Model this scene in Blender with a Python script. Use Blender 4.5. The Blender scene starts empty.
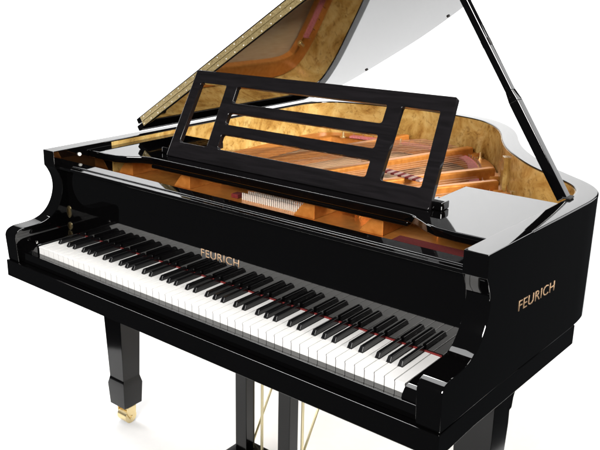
import bpy, bmesh, math, random
from mathutils import Vector, Matrix

random.seed(7)
sc = bpy.context.scene
COL = sc.collection

# ------------------------------------------------------------------ camera
cam_d = bpy.data.cameras.new('camera')
cam = bpy.data.objects.new('camera', cam_d)
COL.objects.link(cam)
F, YAW, PITCH, ROLL = 0.7734, 0.7130, 0.2901, 0.0010
cam.location = (1.2700, -1.2161, 1.4976)
fwd = Vector((-math.sin(YAW) * math.cos(PITCH), math.cos(YAW) * math.cos(PITCH), -math.sin(PITCH)))
rgt = Vector((math.cos(YAW), math.sin(YAW), 0))
upv = rgt.cross(fwd)
r2 = math.cos(ROLL) * rgt + math.sin(ROLL) * upv
u2 = -math.sin(ROLL) * rgt + math.cos(ROLL) * upv
cam.rotation_euler = Matrix((r2, u2, -fwd)).transposed().to_euler()
cam_d.sensor_width = 36
cam_d.lens = F * 1000 / 600 * 36
cam_d.shift_x = 0.4755 * 100 / 600
cam_d.shift_y = -0.16 * 100 / 600
cam_d.clip_start = 0.05
cam_d.clip_end = 100
sc.camera = cam

# ------------------------------------------------------------------ world, lamps, exposure
world = bpy.data.worlds.new('World')
sc.world = world
world.use_nodes = True
wb = world.node_tree.nodes['Background']
wb.inputs['Color'].default_value = (0.9, 0.95, 1.0, 1)
wb.inputs['Strength'].default_value = 0.03


def area(name, loc, target, sx, sy, power, color=(1, 1, 1), spread=180):
    d = bpy.data.lights.new(name, 'AREA')
    d.shape = 'RECTANGLE'
    d.size = sx
    d.size_y = sy
    d.energy = power
    d.color = color
    d.spread = math.radians(spread)
    o = bpy.data.objects.new(name, d)
    COL.objects.link(o)
    o.location = loc
    o.rotation_euler = (Vector(target) - Vector(loc)).to_track_quat('-Z', 'Y').to_euler()
    return o


area('backdrop_strip_light', (-2.4, 1.7, 4.6), (-3.3, 4.3, 1.9), 6.0, 1.2, 430)
area('overhead_softbox', (-0.9, 2.0, 4.2), (-0.7, 1.9, 0), 3.6, 2.4, 85)
area('key_softbox', (0.6, -2.3, 2.2), (0.0, 0.4, 0.85), 1.6, 1.0, 155, (1.0, 0.98, 0.95))
area('interior_fill', (2.7, 0.75, 2.15), (-0.2, 1.15, 0.88), 1.2, 0.9, 22, (1.0, 0.97, 0.92), spread=50)  # added fill to brighten strings, plate and burl inside the case
area('prop_face_fill', (1.8, 3.7, 1.9), (0.45, 0.6, 1.2), 1.2, 1.6, 10)  # unseen lamp added so the prop's right face reflects grey
area('floor_fill', (-3.7, 0.1, 1.0), (0.2, 0.9, 0.0), 3.0, 1.5, 110)  # fill added from low left to whiten the floor under the piano

sc.view_settings.view_transform = 'Standard'
sc.view_settings.look = 'None'
sc.view_settings.exposure = 0
sc.view_settings.gamma = 1
sc.cycles.max_bounces = 10
sc.cycles.glossy_bounces = 6
sc.cycles.caustics_reflective = False
sc.cycles.caustics_refractive = False


# ------------------------------------------------------------------ materials
def mat(name, col, rough=0.5, metal=0.0, ior=1.5, spec=0.5):
    m = bpy.data.materials.new(name)
    m.use_nodes = True
    b = m.node_tree.nodes['Principled BSDF']
    b.inputs['Base Color'].default_value = (*col, 1)
    b.inputs['Roughness'].default_value = rough
    b.inputs['Metallic'].default_value = metal
    b.inputs['IOR'].default_value = ior
    return m


def nodes_of(m):
    return m.node_tree.nodes, m.node_tree.links, m.node_tree.nodes['Principled BSDF']


def ramp(n, stops):
    r = n.new('ShaderNodeValToRGB')
    e = r.color_ramp.elements
    e[0].position, e[0].color = stops[0][0], (*stops[0][1], 1)
    e[1].position, e[1].color = stops[-1][0], (*stops[-1][1], 1)
    for p, c in stops[1:-1]:
        x = e.new(p)
        x.color = (*c, 1)
    return r


def add_noise(m, scale, stops, stretch=(1, 1, 1), detail=6, dist=0.0, bump=0.0, rough=None):
    n, l, b = nodes_of(m)
    tc = n.new('ShaderNodeTexCoord')
    mp = n.new('ShaderNodeMapping')
    mp.inputs['Scale'].default_value = stretch
    l.new(tc.outputs['Object'], mp.inputs['Vector'])
    t = n.new('ShaderNodeTexNoise')
    t.inputs['Scale'].default_value = scale
    t.inputs['Detail'].default_value = detail
    t.inputs['Distortion'].default_value = dist
    l.new(mp.outputs[0], t.inputs['Vector'])
    if stops:
        r = ramp(n, stops)
        l.new(t.outputs['Fac'], r.inputs['Fac'])
        l.new(r.outputs[0], b.inputs['Base Color'])
    if rough:
        mr = n.new('ShaderNodeMapRange')
        mr.inputs['To Min'].default_value, mr.inputs['To Max'].default_value = rough
        l.new(t.outputs['Fac'], mr.inputs['Value'])
        l.new(mr.outputs[0], b.inputs['Roughness'])
    if bump:
        bp = n.new('ShaderNodeBump')
        bp.inputs['Strength'].default_value = bump
        bp.inputs['Distance'].default_value = 0.002
        l.new(t.outputs['Fac'], bp.inputs['Height'])
        l.new(bp.outputs[0], b.inputs['Normal'])
    return m


LACQ = add_noise(mat('black_lacquer', (0.0012, 0.0011, 0.0012), 0.03, ior=1.85), 3.0, None, rough=(0.015, 0.05))
LEGB = add_noise(mat('black_satin_lacquer', (0.0015, 0.0014, 0.0015), 0.1, ior=1.38), 3.0, None, rough=(0.06, 0.14))
# satin desk with a faint wood figure under the lacquer
DESK = add_noise(mat('dark_desk_lacquer', (0.012, 0.010, 0.012), 0.1, ior=1.5), 9, [(0.35, (0.0055, 0.005, 0.0055)), (0.65, (0.009, 0.008, 0.009))],
                 stretch=(1, 9, 9), detail=8, dist=1.2, rough=(0.05, 0.09))
WHITEKEY = add_noise(mat('white_keytop', (0.86, 0.85, 0.83), 0.16), 8, [(0.3, (0.745, 0.74, 0.73)), (0.7, (0.785, 0.78, 0.77))])
KEYWOOD = mat('key_wood', (0.55, 0.40, 0.24), 0.6)
BLACKKEY = add_noise(mat('black_keytop', (0.004, 0.004, 0.0045), 0.2), 25, None, rough=(0.14, 0.2))
RED = add_noise(mat('red_felt', (0.16, 0.006, 0.006), 0.95), 160, [(0.3, (0.08, 0.003, 0.003)), (0.7, (0.16, 0.007, 0.006))], bump=0.4)
FELTW = add_noise(mat('white_felt', (0.7, 0.66, 0.6), 0.9), 160, [(0.3, (0.30, 0.19, 0.16)), (0.7, (0.44, 0.31, 0.27))], bump=0.4)
GOLD = add_noise(mat('gold_cast_iron', (0.62, 0.30, 0.07), 0.36, metal=0.55), 60,
                 [(0.3, (0.53, 0.19, 0.032)), (0.7, (0.67, 0.275, 0.06))], bump=0.12, rough=(0.28, 0.42))
BRASS = add_noise(mat('brass', (0.78, 0.60, 0.28), 0.25, metal=1.0), 40, [(0.3, (0.74, 0.59, 0.31)), (0.7, (0.80, 0.66, 0.38))], rough=(0.26, 0.34))
HINGE = add_noise(mat('hinge_brass', (0.50, 0.38, 0.16), 0.42, metal=0.7), 260, [(0.3, (0.22, 0.155, 0.055)), (0.7, (0.42, 0.33, 0.16))], rough=(0.3, 0.5), bump=0.3)
PALEGOLD = mat('pale_gold', (0.82, 0.72, 0.45), 0.3, metal=0.8)
STEEL = mat('steel', (0.75, 0.74, 0.72), 0.25, metal=1.0)
PINM = mat('nickel_pin', (0.8, 0.76, 0.7), 0.4, metal=0.5)
COPPER = mat('copper_wound_string', (0.72, 0.38, 0.22), 0.35, metal=0.9)
SPRUCE = add_noise(mat('spruce', (0.62, 0.45, 0.26), 0.4), 5, [(0.3, (0.56, 0.38, 0.2)), (0.7, (0.7, 0.53, 0.33))], stretch=(60, 3, 1), detail=4)
MAPLE = add_noise(mat('maple', (0.5, 0.3, 0.13), 0.4), 8, [(0.3, (0.44, 0.24, 0.09)), (0.7, (0.56, 0.36, 0.17))], stretch=(2, 20, 2))
RUBBER = mat('black_rubber', (0.01, 0.01, 0.01), 0.7)
PLASTICW = mat('white_plastic', (0.85, 0.84, 0.8), 0.3)
LETTER = mat('gold_lettering', (0.50, 0.33, 0.20), 0.5, metal=0.2)

KEYHOLE = mat('dark_keyhole', (.12, .08, .03), .4, metal=.6)
PAPER = add_noise(mat('white_paper', (0.86, 0.86, 0.86), 0.85), 30, [(0.3, (0.85, 0.85, 0.85)), (0.7, (0.87, 0.87, 0.87))])


def burl():
    m = mat('burl_veneer', (0.5, 0.33, 0.1), 0.22)
    n, l, b = nodes_of(m)
    tc = n.new('ShaderNodeTexCoord')
    t1 = n.new('ShaderNodeTexNoise')
    t1.inputs['Scale'].default_value = 9.0
    t1.inputs['Detail'].default_value = 9
    t1.inputs['Roughness'].default_value = 0.62
    t1.inputs['Distortion'].default_value = 1.3
    l.new(tc.outputs['Object'], t1.inputs['Vector'])
    r1 = ramp(n, [(0.28, (0.19, 0.08, 0.014)), (0.40, (0.36, 0.195, 0.045)), (0.50, (0.48, 0.295, 0.085)), (0.62, (0.58, 0.40, 0.145)), (0.74, (0.38, 0.22, 0.055))])
    l.new(t1.outputs['Fac'], r1.inputs['Fac'])
    t2 = n.new('ShaderNodeTexNoise')
    t2.inputs['Scale'].default_value = 55
    t2.inputs['Detail'].default_value = 5
    t2.inputs['Distortion'].default_value = 1.0
    l.new(tc.outputs['Object'], t2.inputs['Vector'])
    r2_ = ramp(n, [(0.30, (0.30, 0.19, 0.10)), (0.46, (1, 1, 1)), (1.0, (1, 1, 1))])
    l.new(t2.outputs['Fac'], r2_.inputs['Fac'])
    mx = n.new('ShaderNodeMix')
    mx.data_type = 'RGBA'
    mx.blend_type = 'MULTIPLY'
    mx.inputs[0].default_value = 0.55
    l.new(r1.outputs[0], mx.inputs[6])
    l.new(r2_.outputs[0], mx.inputs[7])
    v = n.new('ShaderNodeTexVoronoi')
    v.inputs['Scale'].default_value = 9
    l.new(t1.outputs['Color'], v.inputs['Vector'])
    r3 = ramp(n, [(0.0, (0.28, 0.13, 0.05)), (0.12, (1, 1, 1)), (1.0, (1, 1, 1))])
    l.new(v.outputs['Distance'], r3.inputs['Fac'])
    m2 = n.new('ShaderNodeMix')
    m2.data_type = 'RGBA'
    m2.blend_type = 'MULTIPLY'
    m2.inputs[0].default_value = 0.5
    l.new(mx.outputs[2], m2.inputs[6])
    l.new(r3.outputs[0], m2.inputs[7])
    l.new(m2.outputs[2], b.inputs['Base Color'])
    return m


BURL = burl()


# ------------------------------------------------------------------ mesh helpers
def obj(name, bm, m, parent=None, smooth=False, loc=None, sharp=30):
    bmesh.ops.recalc_face_normals(bm, faces=bm.faces[:])
    me = bpy.data.meshes.new(name)
    bm.to_mesh(me)
    bm.free()
    for x in (m if isinstance(m, (list, tuple)) else [m]):
        me.materials.append(x)
    if smooth:
        for p in me.polygons:
            p.use_smooth = True
        me.set_sharp_from_angle(angle=math.radians(sharp))
    o = bpy.data.objects.new(name, me)
    if smooth:
        w = o.modifiers.new('weighted', 'WEIGHTED_NORMAL')
        w.keep_sharp = True
        w.weight = 80
    COL.objects.link(o)
    if parent:
        o.parent = parent
    if loc:
        o.location = loc
    return o


def bevel(bm, edges, w, seg=2):
    if w:
        bmesh.ops.bevel(bm, geom=list(edges), offset=w, offset_type='OFFSET', segments=seg, profile=0.5, affect='EDGES', clamp_overlap=True)


def box(bm, x0, x1, y0, y1, z0, z1, bev=0.0, seg=2, mi=0):
    t = bmesh.new()
    v = [t.verts.new((x, y, z)) for x in (x0, x1) for y in (y0, y1) for z in (z0, z1)]
    for f in ((0, 1, 3, 2), (4, 6, 7, 5), (0, 4, 5, 1), (2, 3, 7, 6), (0, 2, 6, 4), (1, 5, 7, 3)):
        t.faces.new([v[i] for i in f])
    bmesh.ops.recalc_face_normals(t, faces=t.faces[:])
    bevel(t, t.edges[:], bev, seg)
    merge(bm, t, mi)


def merge(bm, t, mi=0, M=None):
    if M is not None:
        bmesh.ops.transform(t, matrix=M, verts=t.verts[:])
    mp = {}
    for v in t.verts:
        mp[v] = bm.verts.new(v.co)
    for f in t.faces:
        try:
            g = bm.faces.new([mp[v] for v in f.verts])
            g.material_index = mi if mi else f.material_index
        except ValueError:
            pass
    t.free()


def prism(bm, pts, fn0, fn1, bev=0.0, seg=2, skip=None, mi=0):
    """polygon pts (2-D) placed by fn0 and fn1 as the two caps"""
    t = bmesh.new()
    a = [t.verts.new(fn0(*p)) for p in pts]
    b = [t.verts.new(fn1(*p)) for p in pts]
    n = len(pts)
    t.faces.new(a)
    t.faces.new(b[::-1])
    for i in range(n):
        t.faces.new([a[i], b[i], b[(i + 1) % n], a[(i + 1) % n]])
    bmesh.ops.recalc_face_normals(t, faces=t.faces[:])
    if bev:
        ed = [e for e in t.edges if len(e.link_faces) == 2 and e.calc_face_angle(0) > math.radians(40) and not (skip and skip(e))]
        bevel(t, ed, bev, seg)
    merge(bm, t, mi)


def tube(bm, p0, p1, r0, r1=None, n=12, mi=0):
    p0, p1 = Vector(p0), Vector(p1)
    d = p1 - p0
    t = bmesh.new()
    bmesh.ops.create_cone(t, cap_ends=True, segments=n, radius1=r0, radius2=r0 if r1 is None else r1, depth=d.length)
    merge(bm, t, mi, Matrix.Translation((p0 + p1) / 2) @ d.to_track_quat('Z', 'Y').to_matrix().to_4x4())


def frame_bar(bm, p0, p1, w, h, side, bev=0.002, w1=None, h1=None):
    """square bar from p0 to p1, w across `side`, h across the third axis, optional taper"""
    p0, p1 = Vector(p0), Vector(p1)
    z = (p1 - p0).normalized()
    s = Vector(side)
    s = (s - s.dot(z) * z).normalized()
    q = z.cross(s)
    t = bmesh.new()
    w1, h1 = w1 or w, h1 or h
    V = []
    for P, a, b in ((p0, w, h), (p1, w1, h1)):
        V += [t.verts.new(P + s * i * a / 2 + q * j * b / 2) for i, j in ((-1, -1), (1, -1), (1, 1), (-1, 1))]
    for f in ((0, 1, 2, 3), (7, 6, 5, 4), (0, 4, 5, 1), (1, 5, 6, 2), (2, 6, 7, 3), (3, 7, 4, 0)):
        t.faces.new([V[i] for i in f])
    bmesh.ops.recalc_face_normals(t, faces=t.faces[:])
    bevel(t, t.edges[:], bev)
    merge(bm, t)


def catmull(P, k=8):
    out = []
    n = len(P)
    for i in range(n - 1):
        p0, p1, p2, p3 = P[max(i - 1, 0)], P[i], P[i + 1], P[min(i + 2, n - 1)]
        for j in range(k):
            t = j / k
            out.append(tuple(0.5 * (2 * b + (c - a) * t + (2 * a - 5 * b + 4 * c - d) * t * t + (3 * b - a - 3 * c + d) * t ** 3)
                             for a, b, c, d in zip(p0, p1, p2, p3)))
    out.append(tuple(P[-1]))
    return out


def normals(path):
    """inward normals of the case outline (walked right side -> tail -> spine)"""
    N = []
    for i in range(len(path)):
        a = Vector(path[max(i - 1, 0)])
        b = Vector(path[min(i + 1, len(path) - 1)])
        d = (b - a).normalized()
        if abs(path[i][1] - .30) < 1e-6:          # square ends where the arms butt on
            d = Vector((0, 1)) if path[i][0] > 0 else Vector((0, -1))
        N.append(Vector((-d.y, d.x)))
    return N


def offset(path, d):
    return [(p[0] + n.x * d, p[1] + n.y * d) for p, n in zip(path, normals(path))]


def sweep(bm, path, section, mi=0):
    """section = list of (inward offset, z), closed; caps at both ends"""
    N = normals(path)
    rings = [[bm.verts.new((p[0] + n.x * o, p[1] + n.y * o, z)) for o, z in section] for p, n in zip(path, N)]
    k = len(section)
    for i in range(len(rings) - 1):
        for j in range(k):
            f = bm.faces.new([rings[i][j], rings[i][(j + 1) % k], rings[i + 1][(j + 1) % k], rings[i + 1][j]])
            f.material_index = mi
    bm.faces.new(rings[0])
    bm.faces.new(rings[-1][::-1])


def lettering(name, text, parent, width, height, M, m=LETTER, thick=0.0006, bold=0.0):
    c = bpy.data.curves.new(name, 'FONT')
    c.body = text
    c.size = 1
    c.extrude = 0.0
    c.offset = bold
    c.space_character = 1.06
    o = bpy.data.objects.new('tmp_text', c)
    COL.objects.link(o)
    dg = bpy.context.evaluated_depsgraph_get()
    me = bpy.data.meshes.new_from_object(o.evaluated_get(dg))
    bpy.data.objects.remove(o)
    bm = bmesh.new()
    bm.from_mesh(me)
    bpy.data.meshes.remove(me)
    xs = [v.co.x for v in bm.verts]
    ys = [v.co.y for v in bm.verts]
    sx, sy = width / (max(xs) - min(xs)), height / (max(ys) - min(ys))
    x0, y0 = min(xs), min(ys)
    for v in bm.verts:
        v.co = Vector(((v.co.x - x0) * sx, (v.co.y - y0) * sy, 0))
    r = bmesh.ops.extrude_face_region(bm, geom=bm.faces[:])
    for v in [g for g in r['geom'] if isinstance(g, bmesh.types.BMVert)]:
        v.co.z += thick
    bmesh.ops.transform(bm, matrix=M, verts=bm.verts[:])
    return obj(name, bm, m, parent)


# ------------------------------------------------------------------ setting: white paper sweep
def build_sweep():
    bm = bmesh.new()
    A0, AM, A1 = Vector((1.10, -0.95, 0)), Vector((-0.85, -0.14, 0)), Vector((-6.0, 2.0, 0))
    B0, B1 = Vector((0.52, 4.6, 0)), Vector((-7.2, 2.2, 0))
    out = Vector((-0.3, 0.95, 0)).normalized()
    R = 0.9
    U = 12
    rows = []
    for v in range(9):
        t = v / 8
        rows.append([(A0.lerp(AM, 3 * u / U) if 3 * u <= U else AM.lerp(A1, (3 * u - U) / (2 * U))).lerp(B0.lerp(B1, u / U), t) for u in range(U + 1)])
    for k in range(1, 13):
        a = math.pi / 2 * k / 12
        rows.append([B0.lerp(B1, u / U) + out * R * math.sin(a) + Vector((0, 0, R - R * math.cos(a))) for u in range(U + 1)])
    rows.append([B0.lerp(B1, u / U) + out * R + Vector((0, 0, 4.4)) for u in range(U + 1)])
    vs = [[bm.verts.new(p) for p in r] for r in rows]
    for i in range(len(vs) - 1):
        for j in range(U):
            bm.faces.new([vs[i][j], vs[i][j + 1], vs[i + 1][j + 1], vs[i + 1][j]])
    o = obj('floor', bm, PAPER, smooth=True)
    o['kind'] = 'structure'
    o['label'] = 'seamless white studio floor curving up into a white backdrop'
    o['category'] = 'floor'
    return o


build_sweep()

# ------------------------------------------------------------------ the piano
piano = bpy.data.objects.new('grand_piano', None)
COL.objects.link(piano)
piano['label'] = 'glossy black baby grand piano with its lid propped open and music desk up'
piano['category'] = 'grand piano'

W = 0.714
def flare(y):
    """the treble side of the case opens slightly towards the back"""
    return .040 * max(0.0, y - .106)


Y_J = 0.30            # where arms meet the bent rim
Z0, Z1 = 0.689, 1.0
OUT = [(W + flare(.30), .30), (W + flare(.40), .40), (W + flare(.48), .48), (W + flare(.56), .56), (.7338, .625), (.7275, .685), (.708, .737), (.668, .788), (.596, .848), (.520, .913), (.446, .998), (.378, 1.09),
       (.322, 1.19), (.276, 1.285), (.228, 1.367), (.168, 1.440), (.09, 1.502), (-.02, 1.543), (-.2, 1.574), (-.4, 1.564), (-.55, 1.542), (-.645, 1.495),
       (-.696, 1.41), (-W, 1.30), (-W, 1.1), (-W, .85), (-W, .6), (-W, .30)]
PATH = catmull(OUT, 7)

# rim (outer case)
bm = bmesh.new()
sec = [(0.0, Z0), (0.0, Z1 - .005), (.0015, Z1 - .0015), (.005, Z1), (.048, Z1), (.0510, Z1 - .001), (.0525, Z1 - .003), (.0525, Z0)]
sweep(bm, PATH, sec)
rim = obj('rim', bm, LACQ, piano, smooth=True, sharp=50)
bm = bmesh.new()
sweep(bm, PATH[1:-1], [(.0528, .79), (.0528, Z1 - .0045), (.0545, Z1 - .0045), (.0545, .79)])
inner = obj('inner_rim', bm, BURL, rim, smooth=True, sharp=50)
inner['label'] = 'golden burl veneer lining inside the rim'

# arms
ARMC = catmull([(-.047, .762), (-.0465, .770), (-.042, .779), (-.032, .786), (-.015, .7900), (.010, .7903), (.035, .7912), (.058, .7945), (.080, .8025), (.101, .8185),
               (.117, .841), (.127, .868), (.1295, .893), (.125, .917), (.115, .939), (.106, .9525)], 4)
ARM = [(Y_J, Z0), (-.042, Z0)] + ARMC + [(.106, Z1), (Y_J, Z1)]
for s in (-1, 1):
    bm = bmesh.new()
    x0, x1 = (W - .0525) * s, W * s
    k = (1 if s == 1 else 0)
    prism(bm, ARM, lambda y, z: (x0 + k * flare(y), y, z), lambda y, z: (x1 + k * flare(y), y, z), bev=.0025, skip=lambda e: all(v.co.y > Y_J - .001 for v in e.verts))
    arm = obj('arm', bm, LACQ, piano, smooth=True, sharp=40)
    if s == -1:
        bm = bmesh.new()
        tube(bm, (-.6620, .20, .977), (-.6575, .20, .977), .0055, n=20)
        obj('button', bm, PLASTICW, arm, smooth=True)
    else:
        lettering('lettering', 'FEURICH', arm, .182, .0240, Matrix(((.040, 0, 1, W + flare(.2630) + .0003), (1, 0, 0, .2630), (-.040, 1, 0, .8345), (0, 0, 0, 1))), bold=-.004)

# key bed (bottom frame)
bm = bmesh.new()
KBP = [(-W - .002, -.049), (W + .002, -.049), (W + .002, .106), (W + .002 + flare(.605), .605), (.60, .605), (-W - .002, .605)]
prism(bm, KBP, lambda x, y: (x, y, .637), lambda x, y: (x, y, .6885), bev=.0025)
obj('key_bed', bm, LACQ, piano, smooth=True)
bm = bmesh.new()
box(bm, -.6635, .6635, -.030, -.0035, .689, .7205, bev=.002)
obj('key_slip', bm, LACQ, piano, smooth=True)

# cheek blocks at both ends of the keyboard
for s in (-1, 1):
    bm = bmesh.new()
    P = [(.146, .690), (-.022, .690), (-.024, .715), (-.020, .728), (-.010, .738), (.004, .743), (.02, .7445), (.146, .7445)]
    a, b = .6175 * s, .6635 * s
    prism(bm, P, lambda y, z: (a, y, z), lambda y, z: (b, y, z), bev=.002)
    ck = obj('cheek_block', bm, LACQ, piano, smooth=True)
    bm = bmesh.new()
    tube(bm, (.641 * s, .012, .744), (.641 * s, .012, .7475), .004, n=16)
    obj('screw', bm, STEEL, ck, smooth=True)

# fallboard
bm = bmesh.new()
FB = [(.149, .7385), (.149, .942), (.1200, .9445), (.1175, .9465), (.1175, .9515), (.1195, .9535), (.134, .9545), (.1355, .9570), (.138, .9585), (.170, .9595), (.174, .957), (.174, .7385)]
prism(bm, FB, lambda y, z: (-.662, y, z), lambda y, z: (.662, y, z), bev=.0006)
fall = obj('fallboard', bm, LACQ, piano, smooth=True, sharp=28)
lettering('lettering', 'FEURICH', fall, .134, .0205, Matrix(((1, 0, 0, -.0885), (0, 0, -1, .1487), (0, 1, 0, .7955), (0, 0, 0, 1))), bold=-.006)

# two brass half oval lock plates at the left end of the fallboard
for zc, hh in ((.803, .0195), (.757, .013)):
    bm = bmesh.new()
    pts = [(math.cos(a) * .0105, math.sin(a) * hh) for a in [-math.pi / 2 + math.pi * k / 16 for k in range(17)]]
    prism(bm, pts, lambda x, z: (-.6615 + x, .1490, zc + z), lambda x, z: (-.6615 + x, .1468, zc + z), bev=.0006)
    lk = obj('lock_plate', bm, BRASS, fall, smooth=True)
    bm = bmesh.new()
    pts = [(math.cos(a) * .006, math.sin(a) * hh * .6) for a in [-math.pi / 2 + math.pi * k / 12 for k in range(13)]]
    prism(bm, pts, lambda x, z: (-.6613 + x, .1467, zc + z), lambda x, z: (-.6613 + x, .1462, zc + z))
    obj('keyhole', bm, KEYHOLE, lk)

# keyboard
bm = bmesh.new()
box(bm, -.6155, .6155, .010, .1485, .692, .7120)
kb = obj('keyboard', bm, KEYWOOD, piano)
bm = bmesh.new()
box(bm, -.6150, .6150, .1455, .1487, .7125, .7428, bev=.0006)
obj('felt_strip', bm, RED, kb)
PW = .0236
XL = -26 * PW
KT, KB = .740, .7125
NAMES = 'ABCDEFG'
# black-key centres in white-pitch units from the left edge of the white key left of it
SH = {'C': .90, 'D': 1.10, 'F': .85, 'G': 1.0, 'A': 1.15}
HB = .0064
blacks = []
wkey = {}
for i in range(52):
    nm = NAMES[i % 7]
    left = NAMES[(i - 1) % 7]
    g = .00085
    lc = rc = None
    if i > 0 and left in SH:
        lc = (SH[left] - 1) * PW + HB
    if nm in SH and i < 51:
        rc = SH[nm] * PW - HB
        blacks.append(XL + (i + SH[nm]) * PW)
    key = (nm, lc is None, rc is None)
    if key not in wkey:
        xl, xr = g, PW - g
        yb = .052
        pts = [(xl, .0)] + [(xr, .0)]
        if rc is not None:
            pts += [(xr, yb), (rc, yb), (rc, .1450)]
        else:
            pts += [(xr, .1450)]
        if lc is not None:
            pts += [(lc, .1450), (lc, yb), (xl, yb)]
        else:
            pts += [(xl, .1450)]
        bm = bmesh.new()
        prism(bm, pts, lambda x, y: (x, y, KB), lambda x, y: (x, y, KT), bev=.0009, skip=lambda e: any(v.co.z < KT - .001 for v in e.verts) and any(v.co.y > .001 for v in e.verts))
        # the lip of the key top hangs slightly over the key front
        box(bm, xl, xr, -.0012, .004, KT - .0048, KT - .0004, bev=.0008)
        o = obj('white_key', bm, WHITEKEY, kb, smooth=True)
        wkey[key] = o
    else:
        o = wkey[key].copy()
        COL.objects.link(o)
    o.parent = kb
    o.location = (XL + i * PW, 0, random.uniform(-.00025, .00025))
bm = bmesh.new()
t = bmesh.new()
wb_, wt_ = .0056, .0046
V = [t.verts.new(p) for p in ((-wb_, .052, KT - .012), (wb_, .052, KT - .012), (wb_, .1445, KT - .012), (-wb_, .1445, KT - .012),
                              (-wb_, .0525, KT + .002), (wb_, .0525, KT + .002),
                              (-wt_, .0585, KT + .0120), (wt_, .0585, KT + .0120), (wt_, .1445, KT + .0120), (-wt_, .1445, KT + .0120))]
for f in ((0, 3, 2, 1), (0, 1, 5, 4), (4, 5, 7, 6), (6, 7, 8, 9), (2, 3, 9, 8), (0, 4, 6, 9, 3), (1, 2, 8, 7, 5)):
    t.faces.new([V[i] for i in f])
bmesh.ops.recalc_face_normals(t, faces=t.faces[:])
bevel(t, [e for e in t.edges if max(v.co.z for v in e.verts) > KT + .001], .0013, 2)
merge(bm, t)
bk = obj('black_key', bm, BLACKKEY, kb, smooth=True, sharp=50)
for j, x in enumerate(blacks):
    o = bk if j == 0 else bk.copy()
    if j:
        COL.objects.link(o)
    o.parent = kb
    o.location = (x, 0, 0)

# ------------------------------------------------------------------ inside of the case
INN = offset(PATH, .0545)
# soundboard
bm = bmesh.new()
poly = [p for p in offset(PATH, .056) if p[1] > .32]
prism(bm, poly, lambda x, y: (x, y, .815), lambda x, y: (x, y, .828))
sb = obj('soundboard', bm, SPRUCE, piano)

# cast plate : front web, flange along the rim, struts
plate = None
bm = bmesh.new()
box(bm, -.657, .657, .215, .470, .880, .900, bev=.003)
# flange round the back
fl = [p for p in PATH if p[1] > .43]
sweep(bm, fl, [(.056, .838), (.056, .866), (.060, .870), (.128, .870), (.136, .864), (.136, .838)])
sweep(bm, [p for p in PATH if p[0] > .27 and .62 < p[1] < 1.26], [(.134, .840), (.134, .8665), (.138, .8685), (.196, .8685), (.206, .862), (.206, .840)])
plate = obj('plate', bm, GOLD, piano, smooth=True, sharp=40)
plate['label'] = 'gold painted cast iron plate'


def inside(x, y):
    c = False
    P = INN
    n = len(P)
    for i in range(n):
        x1, y1 = P[i]
        x2, y2 = P[(i + 1) % n]
        if (y1 > y) != (y2 > y) and x < (x2 - x1) * (y - y1) / (y2 - y1) + x1:
            c = not c
    return c


def reach(x, y, d, back=0.0):
    t = 0
    while t < 2 and inside(x + d[0] * t, y + d[1] * t):
        t += .004
    t -= back
    return x + d[0] * t, y + d[1] * t


DT = Vector((.33, .945)).normalized()
# struts : start on the web, run to the flange
for x, d, w in ((-.36, (.10, 1), .030), (-.155, (.20, 1), .032), (-.01, (.33, .945), .030), (.105, (.36, .935), .028), (.215, (.40, .92), .028), (.325, (.45, .89), .028), (.44, (.48, .88), .026)):
    d = Vector(d).normalized()
    bm = bmesh.new()
    e = reach(x, .45, d, .03)
    frame_bar(bm, (x, .42, .912), (e[0], e[1], .880), w, .044, (1, 0, 0), bev=.007)
    # rounded foot where the strut runs into the flange
    tube(bm, (e[0], e[1], .855), (e[0], e[1], .877), .045, .030, n=20)
    obj('strut', bm, GOLD, plate, smooth=True, sharp=50)
# fins on the front web, seen under the music desk
for x, sl in ((-.325, -1), (.130, -1), (.335, -1), (-.58, -1)):
    bm = bmesh.new()
    P = [(0, .900), (.055 * sl, .900), (.030 * sl, .930), (.012 * sl, .947), (0, .950), (.014, .950), (.014, .900)]
    prism(bm, P, lambda a, z: (x + a, .330, z), lambda a, z: (x + a, .465, z), bev=.002)
    obj('fin', bm, GOLD, plate, smooth=True)
# back wall of the web
bm = bmesh.new()
box(bm, -.656, .656, .4705, .486, .836, .938, bev=.004)
obj('web_wall', bm, GOLD, plate, smooth=True)
# round openings' bolts on the right of the plate
for x, y in ((.37, 1.015), (.405, .955), (.335, 1.075), (.10, 1.40), (-.25, 1.43), (-.5, 1.40)):
    bm = bmesh.new()
    tube(bm, (x, y, .869), (x, y, .874), .013, n=18)
    tube(bm, (x, y, .874), (x, y, .894), .0075, .006, n=16)
    obj('plate_bolt', bm, BRASS, plate, smooth=True)

# small veneered post on the bent side
ip = offset(PATH, .0535)
ki = min(range(len(ip)), key=lambda i: abs(ip[i][1] - 1.03) + (9 if ip[i][0] < 0 else 0))
nn = normals(PATH)[ki]
tt = Vector((nn.y, -nn.x))
bm = bmesh.new()
PP = [(-.016, 0), (.016, 0), (.016, .013), (-.016, .013)]
prism(bm, PP, lambda a, b: (ip[ki][0] + tt.x * a + nn.x * b, ip[ki][1] + tt.y * a + nn.y * b, .80), lambda a, b: (ip[ki][0] + tt.x * a + nn.x * b, ip[ki][1] + tt.y * a + nn.y * b, .978), bev=.002)
obj('rim_post', bm, BURL, rim, smooth=True)

# tuning pins in the middle section
bm = bmesh.new()
tube(bm, (0, 0, 0), (0, 0, .020), .0025, .0022, n=10)
pin = obj('tuning_pin', bm, PINM, plate, smooth=True)
k = 0
for r in range(3):
    for i in range(34):
        o = pin if k == 0 else pin.copy()
        if k:
            COL.objects.link(o)
        o.parent = plate
        o.location = (-.122 + i * .0068 + r * .0023, .352 + r * .024, .8995)
        k += 1
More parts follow.
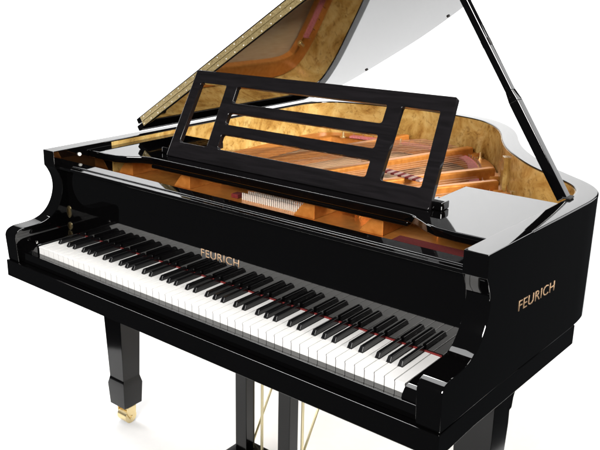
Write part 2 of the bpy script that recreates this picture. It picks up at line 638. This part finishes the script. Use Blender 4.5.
# felts
bm = bmesh.new()
box(bm, .385, .650, .285, .350, .9005, .906, bev=.001)
obj('felt_pad', bm, RED, plate)
bm = bmesh.new()
box(bm, -.160, -.135, .345, .372, .9005, .912, bev=.001)
obj('felt_pad', bm, RED, plate)
bm = bmesh.new()
box(bm, -.640, -.260, .600, .632, .9215, .926, bev=.001)
obj('felt_strip', bm, RED, plate)
bm = bmesh.new()
hf = [p for p in PATH if p[1] > .95 and p[0] > -.5]
sweep(bm, hf, [(.118, .8705), (.118, .877), (.150, .877), (.150, .8705)])
obj('hitch_felt', bm, add_noise(mat('pink_felt', (.5, .12, .12), .9), 160, [(.3, (.42, .08, .09)), (.7, (.6, .2, .19))]), plate)
bm = bmesh.new()
tube(bm, (0, 0, 0), (0, 0, .014), .0022, n=6)
hp = obj('hitch_pin', bm, STEEL, plate, smooth=True)
for k, q in enumerate(offset(hf, .108)[::2]):
    o = hp if k == 0 else hp.copy()
    if k:
        COL.objects.link(o)
    o.parent = plate
    o.location = (q[0], q[1], .869)

# bridge
bm = bmesh.new()
br = catmull([(.50, .66), (.40, .80), (.28, .93), (.15, 1.05), (.0, 1.15), (-.16, 1.22), (-.30, 1.25)], 6)
sweep(bm, br, [(-.013, .827), (-.013, .868), (.013, .868), (.013, .827)])
obj('bridge', bm, MAPLE, piano, smooth=True)

# strings (one mass: far too fine to count)
bm = bmesh.new()


def string(bm, a, b, r, mi=0):
    a, b = Vector(a), Vector(b)
    d = (b - a).normalized()
    s = Vector((d.y, -d.x, 0)).normalized() * r
    u = Vector((0, 0, r * .7))
    A = [bm.verts.new(p) for p in (a + s, a - s, a + u)]
    B = [bm.verts.new(p) for p in (b + s, b - s, b + u)]
    for i in range(3):
        f = bm.faces.new([A[i], A[(i + 1) % 3], B[(i + 1) % 3], B[i]])
        f.material_index = mi


x = -.35
n_ = 0
while x < .60:
    f = (x + .35) / .95
    d = Vector((.16 + .33 * f, 1)).normalized()
    e = reach(x, .49, d, .10)
    if e[1] > .52:
        string(bm, (x, .40, .922), (e[0], e[1], .884), .0007)
    n_ += 1
    x += .0100 if n_ % 3 == 0 else .0040
x = -.62
while x < -.33:
    f = (x + .62) / .29
    d = Vector((.50 - .10 * f, 1)).normalized()
    e = reach(x, .49, d, .085)
    string(bm, (x, .40, .944), (e[0], e[1], .905), .0012, 1 if n_ % 4 < 2 else 2)
    n_ += 1
    x += .0075 if n_ % 2 else .0170
st = obj('strings', bm, [STEEL, COPPER, mat('dark_copper_string', (0.38, 0.17, 0.09), 0.4, metal=0.8)], piano)
st.data.materials[0] = mat('string_wire', (.46, .25, .14), .6, metal=.2)
st['kind'] = 'stuff'

# string braid: red and white stripes across the speaking strings
bm = bmesh.new()
for i in range(9, 20):
    a = Vector((-.10 + i * .0145, .86 - i * .0035, 0))
    box(bm, a.x, a.x + .0142, a.y, a.y + .035, .916, .922, bev=.001, mi=i % 2)
obj('string_braid', bm, [RED, FELTW], piano)
# dampers
bm = bmesh.new()
box(bm, -.0045, .0045, -.028, .028, .930, .942, bev=.001)
box(bm, -.004, .004, -.026, .026, .922, .930, mi=1)
damper = obj('damper', bm, [LACQ, FELTW], piano)
k = 0
for i in range(64):
    x = -.55 + i * .0150
    if min(abs(x - q) for q in (-.355, -.145, .005, .12, .235)) < .016:
        continue
    o = damper if k == 0 else damper.copy()
    if k:
        COL.objects.link(o)
    o.parent = piano
    o.location = (x, .575 + .00 * i, 0.0)
    k += 1

# ------------------------------------------------------------------ music shelf and desk
SZ = .985
bm = bmesh.new()


def shelf_outline():
    half = [(.678, .600), (.6635, .236), (.58, .234), (.535, .238), (.505, .250), (.482, .266), (.462, .280), (.440, .288), (.42, .290)]
    return half


h = shelf_outline()
left = [(-x, y) for x, y in h]
pts = h + [(max(-x, -.6575), y) for x, y in h[::-1]] + [(-.425, .600), (-.425, .40), (.425, .40), (.425, .600)]
prism(bm, pts, lambda x, y: (x, y, SZ - .022), lambda x, y: (x, y, SZ), bev=.004, seg=3)
shelf = obj('music_shelf', bm, LACQ, piano, smooth=True, sharp=40)
bm = bmesh.new()
box(bm, -.435, .435, .292, .398, SZ - .034, SZ - .0225, bev=.003)
obj('shelf_rail', bm, LACQ, shelf, smooth=True)

DY0, DZ0, DY1, DZ1 = .338, .9865, .466, 1.2315
DL = math.hypot(DY1 - DY0, DZ1 - DZ0)
ey, ez = (DY1 - DY0) / DL, (DZ1 - DZ0) / DL


def deskpt(x, v, t):
    """t = thickness towards the back"""
    return (x, DY0 + v * ey + t * ez, DZ0 + v * ez - t * ey)


def desk_cell_frame():
    """one board with five rounded openings, from a filled 2-D curve"""
    T = .016
    B = .002
    C = .022
    H = DL
    v0, v1 = .048, .238

    def xo(v):            # outer edge, slightly tapering upwards
        return .440 - .012 * v / .265
    xi = lambda v: xo(v) - .034
    loops = [([(-xo(0), 0), (xo(0), 0), (xo(H), H), (-xo(H), H)], .006)]
    for va, vb in ((v0, .093), (.123, .159), (.189, v1)):
        loops.append(([(-.2500, va), (.2500, va), (.2500, vb), (-.2500, vb)], .008))
    for s in (-1, 1):
        P = [(s * .292, v0), (s * xi(v0), v0), (s * xi(v1), v1), (s * .292, v1)]
        loops.append((P, .007))
    cu = bpy.data.curves.new('desk_outline', 'CURVE')
    cu.dimensions = '2D'
    cu.fill_mode = 'BOTH'
    cu.extrude = T / 2 - B
    cu.bevel_depth = B
    cu.bevel_resolution = 2
    cu.offset = -B
    for P, r in loops:
        pts = []
        n = len(P)
        for k in range(n):
            p, a, b = Vector(P[k]), Vector(P[k - 1]), Vector(P[(k + 1) % n])
            da, db = (a - p).normalized() * r, (b - p).normalized() * r
            for q in range(7):
                t = q / 6
                pts.append(((1 - t) ** 2) * (p + da) + 2 * t * (1 - t) * p + t * t * (p + db))
        sp = cu.splines.new('POLY')
        sp.points.add(len(pts) - 1)
        for w_, q in zip(sp.points, pts):
            w_.co = (q.x, q.y, 0, 1)
        sp.use_cyclic_u = True
    tmp = bpy.data.objects.new('tmp_desk', cu)
    COL.objects.link(tmp)
    me = bpy.data.meshes.new_from_object(tmp.evaluated_get(bpy.context.evaluated_depsgraph_get()))
    bpy.data.objects.remove(tmp)
    bm = bmesh.new()
    bm.from_mesh(me)
    bpy.data.meshes.remove(me)
    bmesh.ops.remove_doubles(bm, verts=bm.verts[:], dist=1e-5)
    for v in bm.verts:
        v.co = Vector(deskpt(v.co.x + C, v.co.y, T / 2 - v.co.z))
    return bm


desk = obj('music_desk', desk_cell_frame(), DESK, piano, smooth=True, sharp=30)
desk['label'] = 'dark open framed music desk'
for s in (-1, 1):
    bm = bmesh.new()
    box(bm, .018 + s * .452 - .018, .018 + s * .452 + .018, .352, .388, SZ + .0005, SZ + .020, bev=.003)
    obj('desk_block', bm, LACQ, desk, smooth=True)

# ------------------------------------------------------------------ lid
TH = math.radians(32.3)
lid_e = bpy.data.objects.new('lid', None)
YL = .474
HX = -.696


def lidpt(s, y, n):
    return (HX + s * math.cos(TH) - n * math.sin(TH), y, Z1 + .004 + s * math.sin(TH) + n * math.cos(TH))


ol = [(p[0], p[1]) for p in offset(PATH, -.012) if p[1] > YL + .004]
ol = [(W + .012, YL)] + ol + [(HX, YL)]
ol = [(max(x, HX), y) for x, y in ol]
bm = bmesh.new()
prism(bm, ol, lambda x, y: lidpt(x - HX, y, 0), lambda x, y: lidpt(x - HX, y, .0195), bev=.003)
lid = obj('lid', bm, LACQ, piano, smooth=True, sharp=40)
# folded front flap lying on the lid
bm = bmesh.new()
fo = [(.018, YL - .001), (2 * W + .014, YL - .001), (2 * W + .014, YL + .36), (.018, YL + .36)]
prism(bm, fo, lambda s, y: lidpt(s - .006, y, .0208), lambda s, y: lidpt(s - .006, y, .0400), bev=.003)
obj('front_flap', bm, LACQ, lid, smooth=True, sharp=40)
# piano hinge: two brass leaves along the meeting edges, with screws
bm = bmesh.new()


def leaf(n0, n1):
    P = [(.036, n0), (2 * W - .01, n0), (2 * W - .01, n1), (.036, n1)]
    prism(bm, P, lambda s, n: lidpt(s, YL - .0025, n), lambda s, n: lidpt(s, YL + .002, n))


leaf(.0040, .0196)
leaf(.0212, .0350)
for i in range(70):
    for n, o_ in ((.0090, 0), (.0300, .010)):
        s = .045 + i * .020 + o_
        if s < 2 * W - .02 and i % 2 == 0:
            tube(bm, lidpt(s, YL - .0026, n), lidpt(s, YL - .0040, n), .0022, .0016, n=8, mi=1)
for i in range(150):
    s = .038 + i * .0094
    if s < 2 * W - .02:
        a, b = Vector(lidpt(s, YL - .0030, .0204)), Vector(lidpt(s + .0088, YL - .0030, .0204))
        tube(bm, a, b, .0012, n=8)
obj('piano_hinge', bm, [HINGE, mat('bright_screw', (.9, .88, .8), .35, metal=.5)], lid)
# rubber bumpers under the lid
for s, y in ((.245, 1.540), (.670, 1.525), (1.36, .62)):
    bm = bmesh.new()
    tube(bm, lidpt(s, y, .0005), lidpt(s, y, -.004), .007, .006, n=16)
    obj('bumper', bm, RUBBER, lid, smooth=True)
# lid prop: stout lower bar, thinner upper bar
foot = Vector((.673, .600, Z1 + .001))
dirp = Vector((-.295, 0.012, .447)).normalized()
L1 = .255
L2 = .735
side = Vector((0, 1, 0))
bm = bmesh.new()
frame_bar(bm, foot - dirp * .004, foot + dirp * L1, .027, .025, side, bev=.0025)
frame_bar(bm, foot + dirp * (L1 - .001), foot + dirp * (L1 + .03), .027, .025, side, bev=.002, w1=.021, h1=.018)
frame_bar(bm, foot + dirp * (L1 + .028), foot + dirp * L2, .021, .018, side, bev=.002)
prop = obj('lid_prop', bm, LACQ, piano, smooth=True)
bm = bmesh.new()
P = foot + dirp * (L1 + .15)
q = dirp.cross(side)
frame_bar(bm, P - q * .0, P + dirp * .02, .010, .024, side, bev=.002)
obj('prop_catch', bm, RUBBER, prop)
bm = bmesh.new()
box(bm, .674, .694, .586, .614, Z1 + .0005, Z1 + .006, bev=.002)
obj('prop_socket', bm, RUBBER, prop, smooth=True)

# ------------------------------------------------------------------ legs with casters
def make_leg(x, y, front):
    bm = bmesh.new()
    t = bmesh.new()
    prof = [(.045, .637), (.046, .50), (.0365, .182), (.0365, .178), (.0425, .152), (.0385, .073)]
    prev = None
    rings = []
    for hw, z in prof:
        rings.append([t.verts.new((i * hw, j * hw, z)) for i, j in ((-1, -1), (1, -1), (1, 1), (-1, 1))])
    for a, b in zip(rings, rings[1:]):
        for k in range(4):
            t.faces.new([a[k], a[(k + 1) % 4], b[(k + 1) % 4], b[k]])
    t.faces.new(rings[0])
    t.faces.new(rings[-1][::-1])
    bmesh.ops.recalc_face_normals(t, faces=t.faces[:])
    bevel(t, [e for e in t.edges if e.calc_face_angle(0) > .3], .0018, 2)
    merge(bm, t)
    o = obj('leg', bm, LEGB, piano, smooth=True, loc=(x, y, 0))
    # swept bracket behind the leg head
    if front:
        bm = bmesh.new()
        P = [(.0465, .530), (.063, .533), (.068, .558), (.082, .584), (.110, .604), (.160, .619), (.250, .629), (.250, .6365), (.0465, .6365)]
        prism(bm, P, lambda b, z: (-.040, b, z), lambda b, z: (.0435, b, z), bev=.002)
        obj('bracket', bm, LEGB, o, smooth=True)
    # brass caster
    bm = bmesh.new()
    box(bm, -.026, .026, -.026, .026, .062, .0735, bev=.003)
    tube(bm, (0, 0, .05), (0, 0, .064), .014, n=20)
    for s in (-1, 1):
        P = [(-.019, .064), (.021, .064), (.019, .030), (.008, .012), (-.004, .014), (-.018, .04)]
        prism(bm, P, lambda b, z: (s * .0235, b, z), lambda b, z: (s * .0275, b, z), bev=.001)
    obj('caster_fork', bm, BRASS, o, smooth=True)
    bm = bmesh.new()
    tube(bm, (-.0225, 0, .0245), (.0225, 0, .0245), .0245, n=36)
    bevel(bm, [e for e in bm.edges if e.calc_face_angle(0) > 1], .003)
    tube(bm, (-.030, 0, .0245), (.030, 0, .0245), .006, n=14)
    obj('caster_wheel', bm, BRASS, o, smooth=True)
    return o


make_leg(-.6385, .315, True)
make_leg(.637, .333, True)
make_leg(-.22, 1.20, False)

# ------------------------------------------------------------------ pedal lyre
bm = bmesh.new()
box(bm, -.135, .135, .262, .372, .055, .118, bev=.004)
lyre = obj('pedal_lyre', bm, LEGB, piano, smooth=True)
for xa in (-.1045, .0585):
    bm = bmesh.new()
    box(bm, xa, xa + .043, .296, .336, .1175, .6365, bev=.0025)
    obj('lyre_pillar', bm, LEGB, lyre, smooth=True)
for xa in (-.047, .1045):
    bm = bmesh.new()
    tube(bm, (xa, .352, .116), (xa, .352, .6365), .0045, n=14)
    obj('pedal_rod', bm, PALEGOLD, lyre, smooth=True)
for xa in (-.098, .083):
    bm = bmesh.new()
    tube(bm, (xa, .365, .112), (xa, .70, .665), .004, n=14)
    obj('lyre_brace', bm, PALEGOLD, lyre, smooth=True)
for xa in (-.06, 0, .06):
    bm = bmesh.new()
    P = [(.262, .075), (.20, .072), (.165, .062), (.150, .052), (.150, .046), (.168, .052), (.20, .062), (.262, .065)]
    prism(bm, P, lambda b, z: (xa - .011, b, z), lambda b, z: (xa + .011, b, z), bev=.002)
    obj('pedal', bm, BRASS, lyre, smooth=True)
